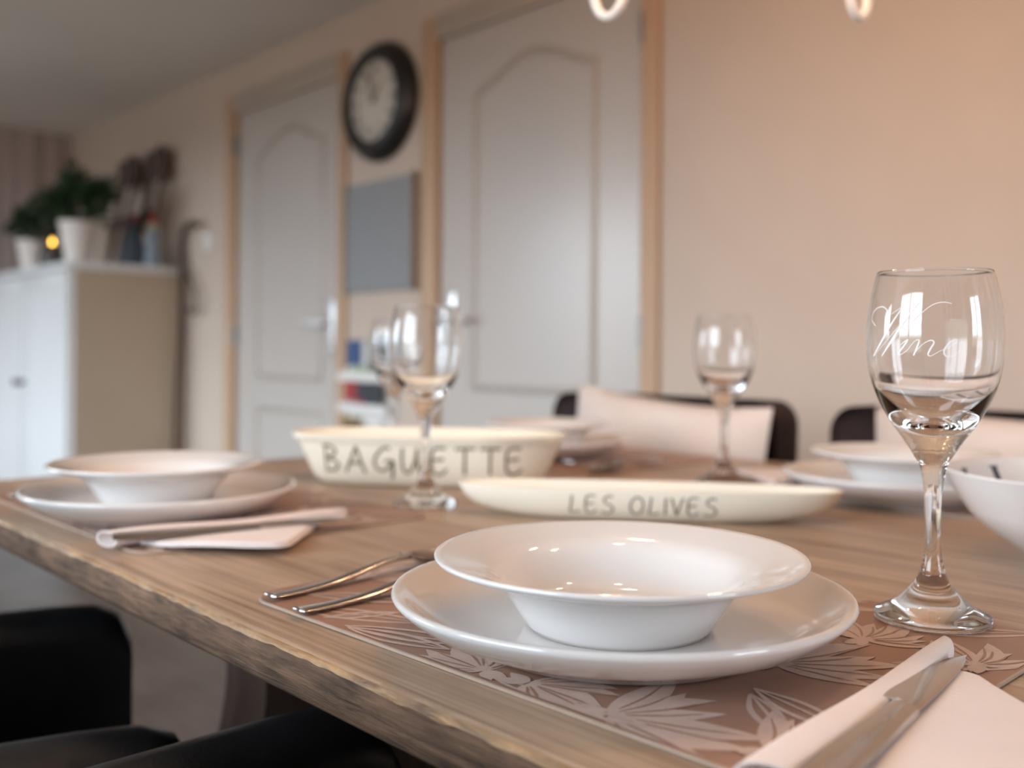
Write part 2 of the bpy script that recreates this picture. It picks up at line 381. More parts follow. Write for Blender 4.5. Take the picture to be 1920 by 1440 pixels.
for nm, an, L_, wd in (('hour_hand', 38, .075, .012), ('minute_hand', -16, .115, .009)):
    a = math.radians(an); d = Vector((math.sin(a), 0, math.cos(a))); s = Vector((d.z, 0, -d.x)); bm = bmesh.new()
    y = -.047 if nm[0] == 'h' else -.050
    pts = [(-.02, .3), (0, 1), (.65, .75), (.78, 1.3), (1, .12)]
    loft(bm, [[Vector((0, y, 0))+d*L_*u+s*wd*v*.5*q+Vector((0, e, 0)) for q, e in ((-1, 0), (1, 0), (1, -.0015), (-1, -.0015))] for u, v in pts]); link(nm, bm, 'dialink', t)
bm = bmesh.new(); lathe(bm, [(0, .044), (.008, .044), (.008, .054), (0, .055)], 20); bmesh.ops.rotate(bm, verts=bm.verts[:], matrix=Matrix.Rotation(PI/2, 3, 'X')); link('centre_cap', bm, 'black', t)

# grey letter board
t = thing('letter_board', 'grey grooved letter board hanging under the black clock', 'board', (-3.035, YB, 1.365))
bm = bmesh.new(); box(bm, -.215, .210, -.020, -.004, -.205, .205)
for k in range(21): box(bm, -.210, .205, -.0235, -.019, -.198+k*.0195, -.198+k*.0195+.013, .002, 1)
link('felt_panel', bm, 'board', t)
for s in (0, 1):
    bm = bmesh.new(); x = -.222 if s == 0 else .210; box(bm, x, x+.012, -.030, 0, -.212, .212, .002, 1); link('frame_side', bm, 'boardframe', t)
bm = bmesh.new(); box(bm, -.215, .210, -.004, 0, -.205, .205); link('backing', bm, 'boardframe', t)
# leaflet rack with leaflets
t = thing('leaflet_rack', 'white wall rack holding colourful leaflets between the doors', 'rack', (-3.10, YB, .60))
bm = bmesh.new(); box(bm, -.16, .16, -.006, 0, 0, .37, .002, 1); link('back_plate', bm, 'whiteplastic', t)
for z in (.0, .10, .22):
    bm = bmesh.new(); box(bm, -.16, .16, -.045, -.006, z, z+.006); box(bm, -.16, .16, -.047, -.043, z, z+.035, .001, 1); link('rack_shelf', bm, 'whiteplastic', t)
LF = [('blue and white leaflet in the top of the wall rack', -.10, .226, .090, .150, ['whiteplastic', 'blue', 'blue'], -.012),
      ('black and grey leaflet at the top right of the wall rack', .045, .226, .095, .150, ['board', 'darkprint', 'darkprint'], -.012),
      ('pale green leaflet in the middle of the wall rack', -.045, .226, .12, .055, ['green', 'green', 'green'], -.024),
      ('red leaflet sticking out left in the wall rack', -.110, .106, .085, .115, ['board', 'red', 'red'], -.018),
      ('charcoal leaflet with a red corner in the wall rack', .030, .106, .165, .110, ['darkprint', 'darkprint', 'darkprint'], -.032),
      ('ochre leaflet in the bottom of the wall rack', -.10, .006, .11, .075, ['gold', 'darkprint', 'gold'], -.025),
      ('cream leaflet in the bottom right of the wall rack', .05, .006, .12, .075, ['pot', 'green', 'pot'], -.025)]
for lb, x, z, w_, h, ms, y in LF:
    bm = bmesh.new()
    for k in range(3): 
        n0 = len(bm.faces); box(bm, x-w_/2, x+w_/2, y-.003, y+.003, z+h*k/3, z+h*(k+1)/3); bm.faces.ensure_lookup_table()
        for f in bm.faces[n0:]: f.material_index = k
    if 'red corner' in lb:
        n0 = len(bm.faces); box(bm, x-w_/2, x-w_/2+.05, y-.005, y-.003, z, z+.045); bm.faces.ensure_lookup_table(); ms = ms+['red']
        for f in bm.faces[n0:]: f.material_index = 3
    o = link('leaflet', bm, ms); o.location = (-3.10, YB, .60); tag(o, lb, 'leaflet', 'leaflets in the wall rack')

# ------------------------------------------------------------------ cabinet and what stands on it
CX0, CX1, CY0, CY1, CH = -6.0, -4.72, 1.58, 2.125, 1.34
t = thing('cabinet', 'tall white two-door cabinet against the wall at the far left', 'cabinet', (0, 0, 0))
bm = bmesh.new(); box(bm, CX0, CX1, CY0+.02, CY1, .07, CH-.035); box(bm, CX0+.03, CX1-.03, CY0+.05, CY1, .001, .075); link('carcass', bm, 'cabinet', t)
bm = bmesh.new(); box(bm, CX1, CX1+.006, CY0+.022, CY1, .07, CH-.035, .001, 1); sp = link('side_panel', bm, 'cabside_shade', t); sp['label'] = 'side panel coloured darker for shade'
bm = bmesh.new(); box(bm, CX0-.03, CX1+.02, CY0-.015, CY1+.005, CH-.035, CH, .006, 3); link('cabinet_top', bm, 'cabinet', t)
xm = -5.375
bm = bmesh.new(); box(bm, xm-.007, xm+.007, CY0+.008, CY0+.0195, .08, CH-.045); link('gap_shade_strip', bm, 'knob', t)  # dark strip standing in for the shade between the two doors
for a, b, kx in ((-6.0+.004, xm-.0075, xm-.040), (xm+.0075, CX1-.012, xm+.040)):
    bm = bmesh.new(); box(bm, a, b, CY0+.002, CY0+.02, .075, CH-.042, .002, 1)
    for q in ((a, a+.075, .075, CH-.042), (b-.075, b, .075, CH-.042), (a+.075, b-.075, .075, .15), (a+.075, b-.075, CH-.117, CH-.042)): box(bm, q[0], q[1], CY0-.008, CY0+.003, q[2], q[3], .003, 2)
    d = link('cabinet_door', bm, 'cabinet', t)
    bm = bmesh.new(); lathe(bm, [(0, 0), (.008, 0), (.007, .012), (.017, .02), (.018, .028), (.011, .034), (0, .035)], 24); bmesh.ops.rotate(bm, verts=bm.verts[:], matrix=Matrix.Rotation(PI/2, 3, 'X')); bmesh.ops.translate(bm, verts=bm.verts[:], vec=(kx, CY0-.008, .765)); link('knob', bm, 'knob', d)
def leaves(bm, c, rad, n, ln, wd, rnd, upw=.35):
    for _ in range(n):
        while True:
            p = Vector((rnd.uniform(-1, 1), rnd.uniform(-1, 1), rnd.uniform(-1, 1)))
            if .15 < p.length < 1: break
        d = (p.normalized()+Vector((0, 0, upw))+Vector((rnd.uniform(-.4, .4), rnd.uniform(-.4, .4), rnd.uniform(-.4, .4)))).normalized()
        o = Vector(c)+Vector((p.x*rad[0], p.y*rad[1], p.z*rad[2])); s = d.orthogonal().normalized(); s = Matrix.Rotation(rnd.uniform(0, 6.3), 3, d) @ s; nn = d.cross(s)
        l = ln*rnd.uniform(.7, 1.25); w_ = wd*rnd.uniform(.7, 1.2)
        v = [bm.verts.new(q) for q in (o, o+d*l*.45+s*w_*.5+nn*l*.06, o+d*l-nn*l*.1, o+d*l*.45-s*w_*.5+nn*l*.06, o+d*l*.5-nn*l*.02)]
        bm.faces.new((v[0], v[1], v[4])); bm.faces.new((v[1], v[2], v[4])); bm.faces.new((v[2], v[3], v[4])); bm.faces.new((v[3], v[0], v[4]))
def plant(label, loc, r0, r1, h, clumps, seed):
    rnd = random.Random(seed); t = thing('potted_plant', label, 'plant', loc, 0, 'potted plants on the cabinet')
    bm = bmesh.new(); lathe(bm, [(0, 0), (r0, 0), (r0*1.02, .004), (r1, h-.02), (r1+.006, h-.018), (r1+.006, h), (r1-.004, h), (r1-.008, h-.02), (r0, .02), (0, .02)], 48); link('pot', bm, 'pot', t)
    bm = bmesh.new(); lathe(bm, [(0, h-.025), (r1-.010, h-.025), (r1-.012, h-.04), (0, h-.04)], 32); link('soil', bm, 'soil', t)
    bm = bmesh.new()
    for c, rad, n in clumps: leaves(bm, c, rad, n, .055, .022, rnd)
    link('foliage', bm, 'leaf', t, recalc=False)
    bm = bmesh.new()
    for c, rad, n in clumps:
        tube(bm, spline([(c[0]*.1, c[1]*.1, h-.03), (c[0]*.5, c[1]*.4, (h+c[2])*.5), c], 5), .004, 6)
    link('stems', bm, 'stem', t)
plant('larger bushy green plant in a white tapered pot on the cabinet', (-4.965, 1.70, CH), .053, .083, .212,
      [((-.01, 0, .30), (.13, .11, .07), 300), ((-.06, 0, .37), (.08, .08, .07), 170), ((-.09, 0, .44), (.03, .03, .06), 45), ((.10, .04, .33), (.08, .07, .06), 150), ((.155, .08, .36), (.05, .04, .04), 70), ((-.17, -.06, .30), (.09, .08, .06), 130), ((.12, .05, .25), (.05, .05, .03), 40)], 3)
plant('smaller dark green plant in a white tapered pot, far left on the cabinet', (-5.55, 1.675, CH), .052, .080, .165,
      [((0, 0, .22), (.13, .11, .06), 220), ((-.03, 0, .28), (.09, .08, .06), 130), ((.05, 0, .33), (.035, .03, .05), 40)], 5)
t = thing('candle_lantern', 'dark glass tealight holder glowing between the potted plants', 'candle holder', (-5.19, 1.655, CH))
bm = bmesh.new(); lathe(bm, [(0, 0), (.05, 0), (.062, .02), (.064, .06), (.05, .10), (.044, .115), (.041, .115), (.047, .099), (.060, .06), (.058, .022), (.047, .006), (0, .006)], 40); link('glass_cup', bm, 'smoke', t)
bm = bmesh.new(); lathe(bm, [(0, .007), (.019, .007), (.019, .055), (.0, .055)], 24); link('candle', bm, 'wax', t)
bm = bmesh.new(); lathe(bm, [(0, .104), (.007, .109), (.0095, .117), (.0075, .129), (.0035, .140), (0, .147)], 20); link('flame', bm, 'flame', t)
bm = bmesh.new(); tube(bm, [(0, 0, .055), (.001, 0, .09), (0, 0, .108)], .0018, 8); link('wick', bm, 'darkprint', t)
# sled leaning on the wall
t = thing('wooden_sled', 'old dark wooden sled with two curved runners standing on the cabinet', 'sled', (-5.205, 2.02, CH))
lean = lambda z: .08*min(1, z/.65)
for s in (0, 1):
    bm = bmesh.new(); x0 = -.27 if s == 0 else .10
    dx = .10
    A = [(x0+dx*z/.62, lean(z), z) for z in (0.002, .15, .3, .45)] ; x1 = x0+dx*.72
    P = spline(A+[(x1+.012, .077, .56), (x1+.07, .08, .635), (x1+.14, .08, .60), (x1+.155, .08, .50)] , 6)
    tube(bm, P, .011, 8); link('runner', bm, 'sledwood', t)
    bm = bmesh.new(); P = spline([(x0+.16+dx*z/.62, lean(z), z) for z in (.002, .15, .3, .45, .56)], 4); tube(bm, P, .010, 8); link('runner_rail', bm, 'sledwood', t)
for z0, z1, a, b in ((.235, .295, -.252, .322), (.46, .61, -.20, .04), (.46, .61, .175, .385)):
    bm = bmesh.new(); y = lean((z0+z1)/2); box(bm, a, b, y-.028, y-.010, z0, z1, .006, 2); link('cross_board', bm, 'sledwood', t)
for x in (-.2, -.06, .17):
    bm = bmesh.new(); P = [(x+.16*z, lean(z)-.012, z) for z in (.002, .25, .5)]; bar(bm, P, [.02]*3, .008, n=8); link('seat_slat', bm, 'iron' if x == -.06 else 'sledwood', t)
# ornaments beside the sled
t = thing('cone_ornament', 'dark blue-grey cone ornament beside the sled on the cabinet', 'ornament', (-4.90, 1.95, CH))
bm = bmesh.new(); lathe(bm, [(0, 0), (.075, 0), (.078, .01), (.055, .10), (.03, .18), (.010, .235), (0, .24)], 28); link('cone_body', bm, 'slate', t)
bm = bmesh.new(); lathe(bm, [(0, .236), (.012, .238), (.015, .25), (.008, .262), (0, .264)], 16); link('tip', bm, 'red', t)
t = thing('figurine', 'slim standing figurine with a pale blue coat and reddish cap on the cabinet', 'figurine', (-4.785, 2.0, CH))
bm = bmesh.new(); lathe(bm, [(0, 0), (.045, 0), (.04, .08), (.03, .16), (.018, .185), (0, .19)], 24); link('coat', bm, 'paleblue', t)
bm = bmesh.new(); lathe(bm, [(0, .18), (.014, .185), (.022, .205), (.018, .226), (0, .235)], 20); link('head', bm, 'green', t)
bm = bmesh.new(); lathe(bm, [(.024, .218), (.022, .228), (.012, .255), (0, .275)], 20); link('cap', bm, 'red', t)
t = thing('walking_stick', 'dark wooden walking stick with a crook handle leaning beside the cabinet', 'walking stick', (-4.665, 2.07, 0))
bm = bmesh.new(); P = spline([(0, -.005, .002), (.002, 0, .6), (.004, .02, 1.1), (-.01, .03, 1.36)], 8); tube(bm, P, .013, 12); link('shaft', bm, 'twig', t)
bm = bmesh.new(); P = spline([(-.01, .03, 1.35), (-.035, .035, 1.45), (-.02, .035, 1.50), (.05, .03, 1.545), (.13, .02, 1.55), (.18, .02, 1.525)], 6); tube(bm, P, [.019-.009*i/(len(P)-1) for i in range(len(P))], 12); link('crook', bm, 'twig', t)
bm = bmesh.new(); P = spline([(.0, .02, 1.36), (.07, .02, 1.30), (.15, .02, 1.22), (.175, .02, 1.15), (.13, .02, 1.11), (.08, .02, 1.14)], 6); tube(bm, P, .008, 8); link('strap', bm, 'twig', t)

# ------------------------------------------------------------------ table
TX0, TX1, TY0, TY1 = -1.425, .78, .2995, 1.405
t = thing('dining_table', 'long worn oak dining table with a rough dark edge', 'table', (0, 0, 0))
bm = bmesh.new()
rnd = random.Random(11)
from mathutils import noise as nz_
def prof(s, x, front):
    """edge profile (distance outward, height, material of strip to the next point)"""
    a = nz_.noise(Vector((x*9, s, .3)))*.0028 + nz_.noise(Vector((x*55, s, 2.1)))*.0011
    b = nz_.noise(Vector((x*11, s, 7.7)))*.0020 + nz_.noise(Vector((x*70, s, 4.4)))*.0018
    c = nz_.noise(Vector((x*6, s, 5.5)))*.002
    return [(-.0075+a, TOP), (-.0028+a*.8, TOP-.0007), (-.0003+b*.4, TOP-.0040+b), (.0006+b*.2, TOP-.010+b), (c*.5, TOP-.019), (-.0008+c*.5, TOP-.0265), (-.004, TOP-.0305)]
NX = 620
cols = []
for i in range(NX+1):
    x = TX0+(TX1-TX0)*i/NX
    f = [bm.verts.new((x, TY0-d, z)) for d, z in prof(0, x, 1)]; b = [bm.verts.new((x, TY1+d, z)) for d, z in prof(9, x, 0)]
    cols.append((f, b))
mi = [0, 1, 2, 2, 2, 2]
for (f0, b0), (f1, b1) in zip(cols, cols[1:]):
    for k in range(6):
        bm.faces.new((f0[k], f0[k+1], f1[k+1], f1[k])).material_index = mi[k]
        bm.faces.new((b0[k], b1[k], b1[k+1], b0[k+1])).material_index = mi[k]
    bm.faces.new((f0[0], f1[0], b1[0], b0[0])).material_index = 0
    bm.faces.new((f0[6], b0[6], b1[6], f1[6])).material_index = 2
for f, b in (cols[0], cols[-1]): bm.faces.new(f+b[::-1]).material_index = 2
link('tabletop', bm, ['tabletop', 'edgewood', 'sidewood'], t, 60)
for px in (-1.0, .35):
    bm = bmesh.new(); Y0 = .85
    outl = [(-.10, .728), (-.27, .728), (-.31, .69), (-.325, .62), (-.325, .56), (-.335, .50), (-.355, .44), (-.37, .36), (-.34, .28), (-.25, .22), (-.20, .14), (-.36, .06), (-.38, .0)]
    half = spline([(a, b) + (0,) for a, b in outl], 5)
    ring = [(p.x, p.y) for p in half] + [(-p.x, p.y) for p in half[::-1]]
    for x in (px-.045, px+.045): pass
    va = [bm.verts.new((px-.045, Y0+a, b)) for a, b in ring]; vb = [bm.verts.new((px+.045, Y0+a, b)) for a, b in ring]
    bm.faces.new(va); bm.faces.new(vb[::-1]); n = len(ring)
    for k in range(n): bm.faces.new((va[k], va[(k+1) % n], vb[(k+1) % n], vb[k]))
    ee = [e for e in bm.edges if abs(e.verts[0].co.x-e.verts[1].co.x) < 1e-6]
    link('pedestal', bm, 'pedestal', t, 50)
bm = bmesh.new(); box(bm, -.95, .30, .81, .89, .16, .26, .006, 2); link('stretcher', bm, 'pedestal', t)

# ------------------------------------------------------------------ chairs
def chair(label, x, y, rz, w_, lm, group, ah=.67):
    t = thing('dining_armchair', label, 'chair', (x, y, 0), rz, group)
    h = w_/2
    bm = bmesh.new(); box(bm, -h+.075, h-.075, -.20, .27, .375, .475, .035, 5); link('seat', bm, lm, t, 60)
    # backrest: rounded-corner panel
    bm = bmesh.new(); pts = []
    def rr(z0, z1, r):
        q = [(-h, z0), (h, z0)]
        for k in range(9): a = PI/2*k/8; q.append((h-r+r*math.cos(a), z1-r+r*math.sin(a)))
        for k in range(9): a = PI/2+PI/2*k/8; q.append((-h+r+r*math.cos(a), z1-r+r*math.sin(a)))
        return q
    rings = []
    for y_, ins in ((-.215, .014), (-.207, .005), (-.20, 0), (-.27, 0), (-.277, .004), (-.283, .014)):
        rings.append([Vector((px*(1-ins/h), y_ - .05*max(0, (pz-.45)), .36+(pz-.36)*(1-ins*.9) if pz > .4 else pz)) for px, pz in rr(.36, .85, .045)])
    rings = [rings[0], rings[1], rings[2], rings[3], rings[4], rings[5]]
    loft(bm, rings); link('backrest', bm, lm, t, 60)
    for s in (-1, 1):
        bm = bmesh.new(); x0, x1 = (-h, -h+.078) if s < 0 else (h-.078, h)
        # side panel with a rolled top and a rounded front
        def ring(yy, top, low):
            q = []
            for k in range(13): a = PI*k/12; q.append((x1-(x1-x0)/2+(x1-x0)/2*math.cos(a), yy, top-.03+.03*math.sin(a)))
            return [Vector(v) for v in [(x1, yy, low)]+q+[(x0, yy, low)]]
        rs = [ring(-.205, ah-.002, .30), ring(.0, ah, .30), ring(.2, ah, .30), ring(.245, ah-.002, .30), ring(.27, ah-.012, .305), ring(.282, ah-.032, .32)]
        loft(bm, rs); link('armrest', bm, lm, t, 60)
    for sx in (-1, 1):
        for sy in (-1, 1):
            bm = bmesh.new(); cx, cy = sx*(h-.045), (-.23 if sy < 0 else .235)
            loft(bm, [[Vector((cx+a*q, cy+b*q, z)) for a, b in ((-1, -1), (1, -1), (1, 1), (-1, 1))] for z, q in ((.001, .014), (.38, .021))]); link('leg', bm, 'legwood', t)
    return t
G = 'armchairs around the dining table'
chair('black leather armchair at the table\'s left place, nearest side', -1.015, .125, math.radians(-15), .49, 'leather', G, .645)
chair('black leather armchair tucked under the table beneath the nearest plate', -.425, .160, 0, .49, 'leather', G)
chair('black armchair in warm-lit brown tone with a sagging blush cushion, behind the middle wine glass', -1.235, 1.30, PI, .555, 'warmlitleather', G)
chair('black armchair in warm-lit brown tone behind the far right plate, mostly hidden by its cushion', -.578, 1.30, PI, .555, 'warmlitleather', G)
def pillow(label, x, y, w_, h, tilt, roll, sag, z0):
    o = None; bm = bmesh.new(); n = 28; F = []; B = []
    for side, L_ in ((-1, F), (1, B)):
        for j in range(n+1):
            row = []
            for i in range(n+1):
                u = i/n*2-1; v = j/n*2-1
                e = max(0, (1-u**4)*(1-v**4))**.55
                pu = u*(1-.05*(1-abs(v))**0*(1-v*v)*.6); pv = v*(1-.06*(1-u*u))
                th = side*(.038*e) + .004*math.sin(7*u+3*v)*e
                zz = pv*h/2 - sag*(max(0, v)**2)*(.5+.5*math.sin(2.2*u+.2))
                row.append((pu*w_/2, th, zz))
            L_.append(row)
    vf = [[bm.verts.new(p) for p in r] for r in F]; vb = [[bm.verts.new(p) for p in r] for r in B]
    for j in range(n):
        for i in range(n):
            bm.faces.new((vf[j][i], vf[j][i+1], vf[j+1][i+1], vf[j+1][i])); bm.faces.new((vb[j][i], vb[j+1][i], vb[j+1][i+1], vb[j][i+1]))
    bmesh.ops.remove_doubles(bm, verts=bm.verts[:], dist=.0005)
    o = link('throw_pillow', bm, 'pillow', sharp=80); o.location = (x, y, z0+h/2); o.rotation_euler = (tilt, roll, 0)
    return tag(o, label, 'cushion', 'cushions on the far chairs')
pillow('blush cushion leaning in the chair behind the middle wine glass', -1.172, 1.452, .455, .395, math.radians(-5), math.radians(3.0), .006, .466)
pillow('blush cushion leaning in the chair at the right edge', -.500, 1.452, .50, .385, math.radians(-5), math.radians(0), .004, .472)

# ------------------------------------------------------------------ placemats with a printed flower pattern
def petal(bm, x, y, ang, L_, W, z, mi=1, curve=0, n=9):
    d = Vector((math.cos(ang), math.sin(ang))); s = Vector((-d.y, d.x)); l = []; r = []
    for k in range(n+1):
        u = k/n; ww = W*(math.sin(PI*u**.8)**.9 if 0 < u < 1 else .02)*.5; c = Vector((x, y))+d*L_*u+s*curve*L_*math.sin(PI*u*.9)
        l.append(bm.verts.new((c.x+s.x*ww, c.y+s.y*ww, z))); r.append(bm.verts.new((c.x-s.x*ww, c.y-s.y*ww, z)))
    for k in range(n): bm.faces.new((r[k], r[k+1], l[k+1], l[k])).material_index = mi
def line(bm, pts, wd, z, mi=2):
    P = spline([(a, b, z) for a, b in pts], 6); ribbon(bm, P, [(0, 0, 1)]*len(P), [wd*(.25+.75*math.sin(PI*min(1, max(0, .08+.88*i/(len(P)-1))))) for i in range(len(P))], mi)
def flower(bm, x, y, ang, size, rnd, h):
    for k, a in enumerate((-64, -44, -26, -9, 8, 24, 42, 60)):
        aa = ang+math.radians(a+rnd.uniform(-5, 5)); L_ = size*rnd.uniform(.75, 1.05)*(1-.15*abs(a)/60)
        petal(bm, x, y, aa, L_, L_*.30, h+.00003*k, 1, rnd.uniform(-.12, .12))
        c = Vector((x, y)); d = Vector((math.cos(aa), math.sin(aa))); p0 = c+d*L_*.15; p1 = c+d*L_*.8
        line(bm, [(p0.x, p0.y), ((p0.x+p1.x)/2+.002, (p0.y+p1.y)/2), (p1.x, p1.y)], .0016, h+.00026, 0)
    for k in range(5):
        aa = ang+PI+rnd.uniform(-.5, .5); L_ = size*rnd.uniform(.2, .35); petal(bm, x, y, aa, L_, L_*.5, h+.00028+.00003*k, 1)
def leafline(bm, x, y, ang, L_, rnd, h):
    d = Vector((math.cos(ang), math.sin(ang))); s = Vector((-d.y, d.x)); c = Vector((x, y))
    for q in (-1, 1):
        h += .00003
        P = [c, c+d*L_*.35+s*q*L_*.10, c+d*L_*.7+s*q*L_*.08, c+d*L_]; line(bm, [(p.x, p.y) for p in P], .0035, h)
    P = [c, c+d*L_*.5+s*.01*L_, c+d*L_*.95]; line(bm, [(p.x, p.y) for p in P], .0022, h+.00003)
def placemat(label, x, y, w_, d_, rz, motifs, seed):
    rnd = random.Random(seed); t = tag(None, '', '') if 0 else None
    bm = bmesh.new(); r = .03; out = []
    for cx, cy, a0 in ((w_/2-r, d_/2-r, 0), (-w_/2+r, d_/2-r, 90), (-w_/2+r, -d_/2+r, 180), (w_/2-r, -d_/2+r, 270)):
        for k in range(9): a = math.radians(a0+90*k/8); out.append((cx+r*math.cos(a), cy+r*math.sin(a)))
    T = .0018
    vt = [bm.verts.new((a, b, T)) for a, b in out]; vb = [bm.verts.new((a, b, .0002)) for a, b in out]; n = len(out)
    ins = [bm.verts.new((a*(1-.0012/ (w_/2)), b*(1-.0012/(d_/2)), T+.0002)) for a, b in out]
    bm.faces.new(ins).material_index = 0; bm.faces.new(vb[::-1]).material_index = 3
    for k in range(n):
        bm.faces.new((vb[k], vb[(k+1) % n], vt[(k+1) % n], vt[k])).material_index = 3
        bm.faces.new((vt[k], vt[(k+1) % n], ins[(k+1) % n], ins[k])).material_index = 3
    for im, mtf in enumerate(motifs):
        h = T+.00028+.00007*(im % 6)
        if mtf[0] == 'f': flower(bm, mtf[1], mtf[2], math.radians(mtf[3]), mtf[4], rnd, h)
        else: leafline(bm, mtf[1], mtf[2], math.radians(mtf[3]), mtf[4], rnd, h)
    # keep the print inside the mat
    for v in bm.verts:
        if v.co.z > T+.00024: v.co.x = max(-w_/2+.003, min(w_/2-.003, v.co.x)); v.co.y = max(-d_/2+.003, min(d_/2-.003, v.co.y))
    o = link('placemat', bm, ['matbase', 'matprint', 'matline', 'matedge'], recalc=False); 
    for p in o.data.polygons: p.use_smooth = False
    o.location = (x, y, TOP+.0003); o.rotation_euler = (0, 0, rz)
    return tag(o, label, 'placemat', 'flowered placemats on the table')
mot = [('f', .108, -.148, 38, .078), ('f', .020, -.146, 165, .060), ('f', .050, -.143, 12, .055), ('f', .120, -.020, 68, .085), ('f', .134, .060, 88, .055), ('l', .135, -.064, -18, .075), ('l', .138, -.072, -42, .06),
       ('l', .150, .104, 44, .075), ('l', .165, .03, 40, .07), ('f', .20, .06, 120, .05), ('f', .185, -.13, 60, .06), ('l', -.19, -.125, 34, .10), ('l', -.165, -.15, 24, .10), ('l', -.13, -.15, 62, .05), ('f', -.205, -.06, 80, .06),
       ('l', -.10, -.152, 12, .08), ('l', -.02, -.12, 200, .09), ('f', -.17, .06, 40, .07), ('l', -.20, .0, 70, .10), ('f', -.06, .12, 100, .06), ('f', .06, .12, 60, .06), ('l', .03, -.15, 5, .07), ('l', .08, -.152, 8, .05)]
placemat('flowered taupe placemat under the nearest plate', -.425, .4975, .44, .315, math.radians(1.5), mot, 1)
placemat('flowered taupe placemat under the left plate, by the table edge', -1.045, .492, .45, .315, 0, mot, 2)
placemat('taupe placemat under the far left plate, behind the deep dish', -1.165, 1.19, .44, .30, PI, mot, 3)
placemat('taupe placemat under the far right plate', -.57, 1.225, .45, .30, PI, mot, 4)
MZ = TOP+.0028

# ------------------------------------------------------------------ crockery
PLATE = [(0, .007), (.078, .006), (.080, .001), (.087, .001), (.090, .005), (.105, .0085), (.120, .0150), (.130, .0222), (.1358, .0275), (.1368, .0298), (.1358, .0316), (.1335, .0318), (.129, .0292), (.122, .0235), (.113, .0188), (.102, .0164), (.085, .0157), (.06, .0155), (0, .0155)]
BOWL = [(0, .003), (.046, .003), (.0475, 0), (.0525, 0), (.0545, .0028), (.0600, .0112), (.0660, .0200), (.0715, .0265), (.0770, .0300), (.090, .0336), (.1035, .0380), (.1060, .0393), (.1065, .0408), (.1052, .0419), (.102, .0410), (.082, .0350), (.0735, .0318), (.0685, .0270), (.062, .0190), (.056, .0122), (.048, .0078), (.035, .0062), (0, .0058)]
PLACES = [('nearest', -.393, .452), ('left', -1.003, .430), ('far left', -1.168, 1.155), ('far right', -.556, 1.150)]
LP = ['white dinner plate under the bowl nearest the camera, in front of the engraved glass', 'white dinner plate at the left end, beside the table edge', 'white dinner plate behind the deep lettered dish, half hidden', 'white dinner plate at the far right, by the wine glass stem']
LB = ['white wide-rimmed soup bowl on the nearest plate', 'white wide-rimmed soup bowl on the left plate', 'white wide-rimmed soup bowl behind the deep lettered dish', 'white wide-rimmed soup bowl on the far right plate']
pl0 = bo0 = None
for (nm, x, y), l1, l2 in zip(PLACES, LP, LB):
    if pl0 is None:
        bm = bmesh.new(); lathe(bm, PLATE, 144); pl0 = link('dinner_plate', bm, 'porcelain', sharp=70)
        bm = bmesh.new(); lathe(bm, BOWL, 144); bo0 = link('soup_bowl', bm, 'porcelain_back', sharp=70); a, b = pl0, bo0
    else:
        a = pl0.copy(); b = bo0.copy(); COL.objects.link(a); COL.objects.link(b)
    a.location = (x, y, MZ); b.location = (x+(.017 if nm == 'nearest' else .008), y-(.020 if nm == 'nearest' else .008), MZ+.0159)
    tag(a, l1, 'plate', 'white dinner plates'); tag(b, l2, 'bowl', 'white soup bowls')

# ------------------------------------------------------------------ wine glasses
OUT = [(0, .0012), (.0355, .0006), (.0385, .0015), (.0392, .0036), (.0375, .0055), (.031, .0085), (.024, .0125), (.018, .0180), (.0125, .0245), (.0090, .0305), (.0085, .0335), (.0070, .038), (.0056, .046), (.0052, .056), (.0056, .075), (.0068, .090), (.0087, .101), (.0105, .1055), (.0123, .108), (.0150, .1125), (.0176, .1165), (.0190, .1182), (.0200, .1198), (.0245, .1257), (.030, .1335), (.036, .144), (.0408, .155), (.0440, .168), (.0454, .183), (.0451, .198), (.0433, .212), (.0406, .224), (.0386, .2315)]
INN = [(.0382, .2321), (.0377, .2315), (.0397, .224), (.0424, .212), (.0441, .198), (.0443, .183), (.0428, .168), (.0389, .155), (.0328, .1455), (.0243, .1368), (.0155, .1313), (.0072, .1286), (0, .1278)]
def dense(pr, n=3):
    P = spline([(r, 0, z) for r, z in pr], n); return [(max(0, p.x), p.z) for p in P]
def glass_r(z):
    pr = [p for p in OUT if p[1] > .08]
    for (r0, z0), (r1, z1) in zip(pr, pr[1:]):
        if z0 <= z <= z1: return r0+(r1-r0)*(z-z0)/(z1-z0)
    return .04
OUT = [(r*.915, z*.975) for r, z in OUT]; INN = [(r*.915 if r > .01 else r*.915, z*.975) for r, z in INN]
GL = [('engraved', -.2855, .637, MZ, 'large clear wine glass engraved Wine, nearest the camera at right'),
      ('front', -.889, .688, TOP, 'clear wine glass standing in front of the deep lettered dish'),
      ('behind', -1.300, .945, TOP, 'clear wine glass partly hidden behind the deep lettered dish'),
      ('middle', -.785, 1.115, TOP, 'clear wine glass in front of the far cushion, behind the flat lettered dish')]
g0 = None
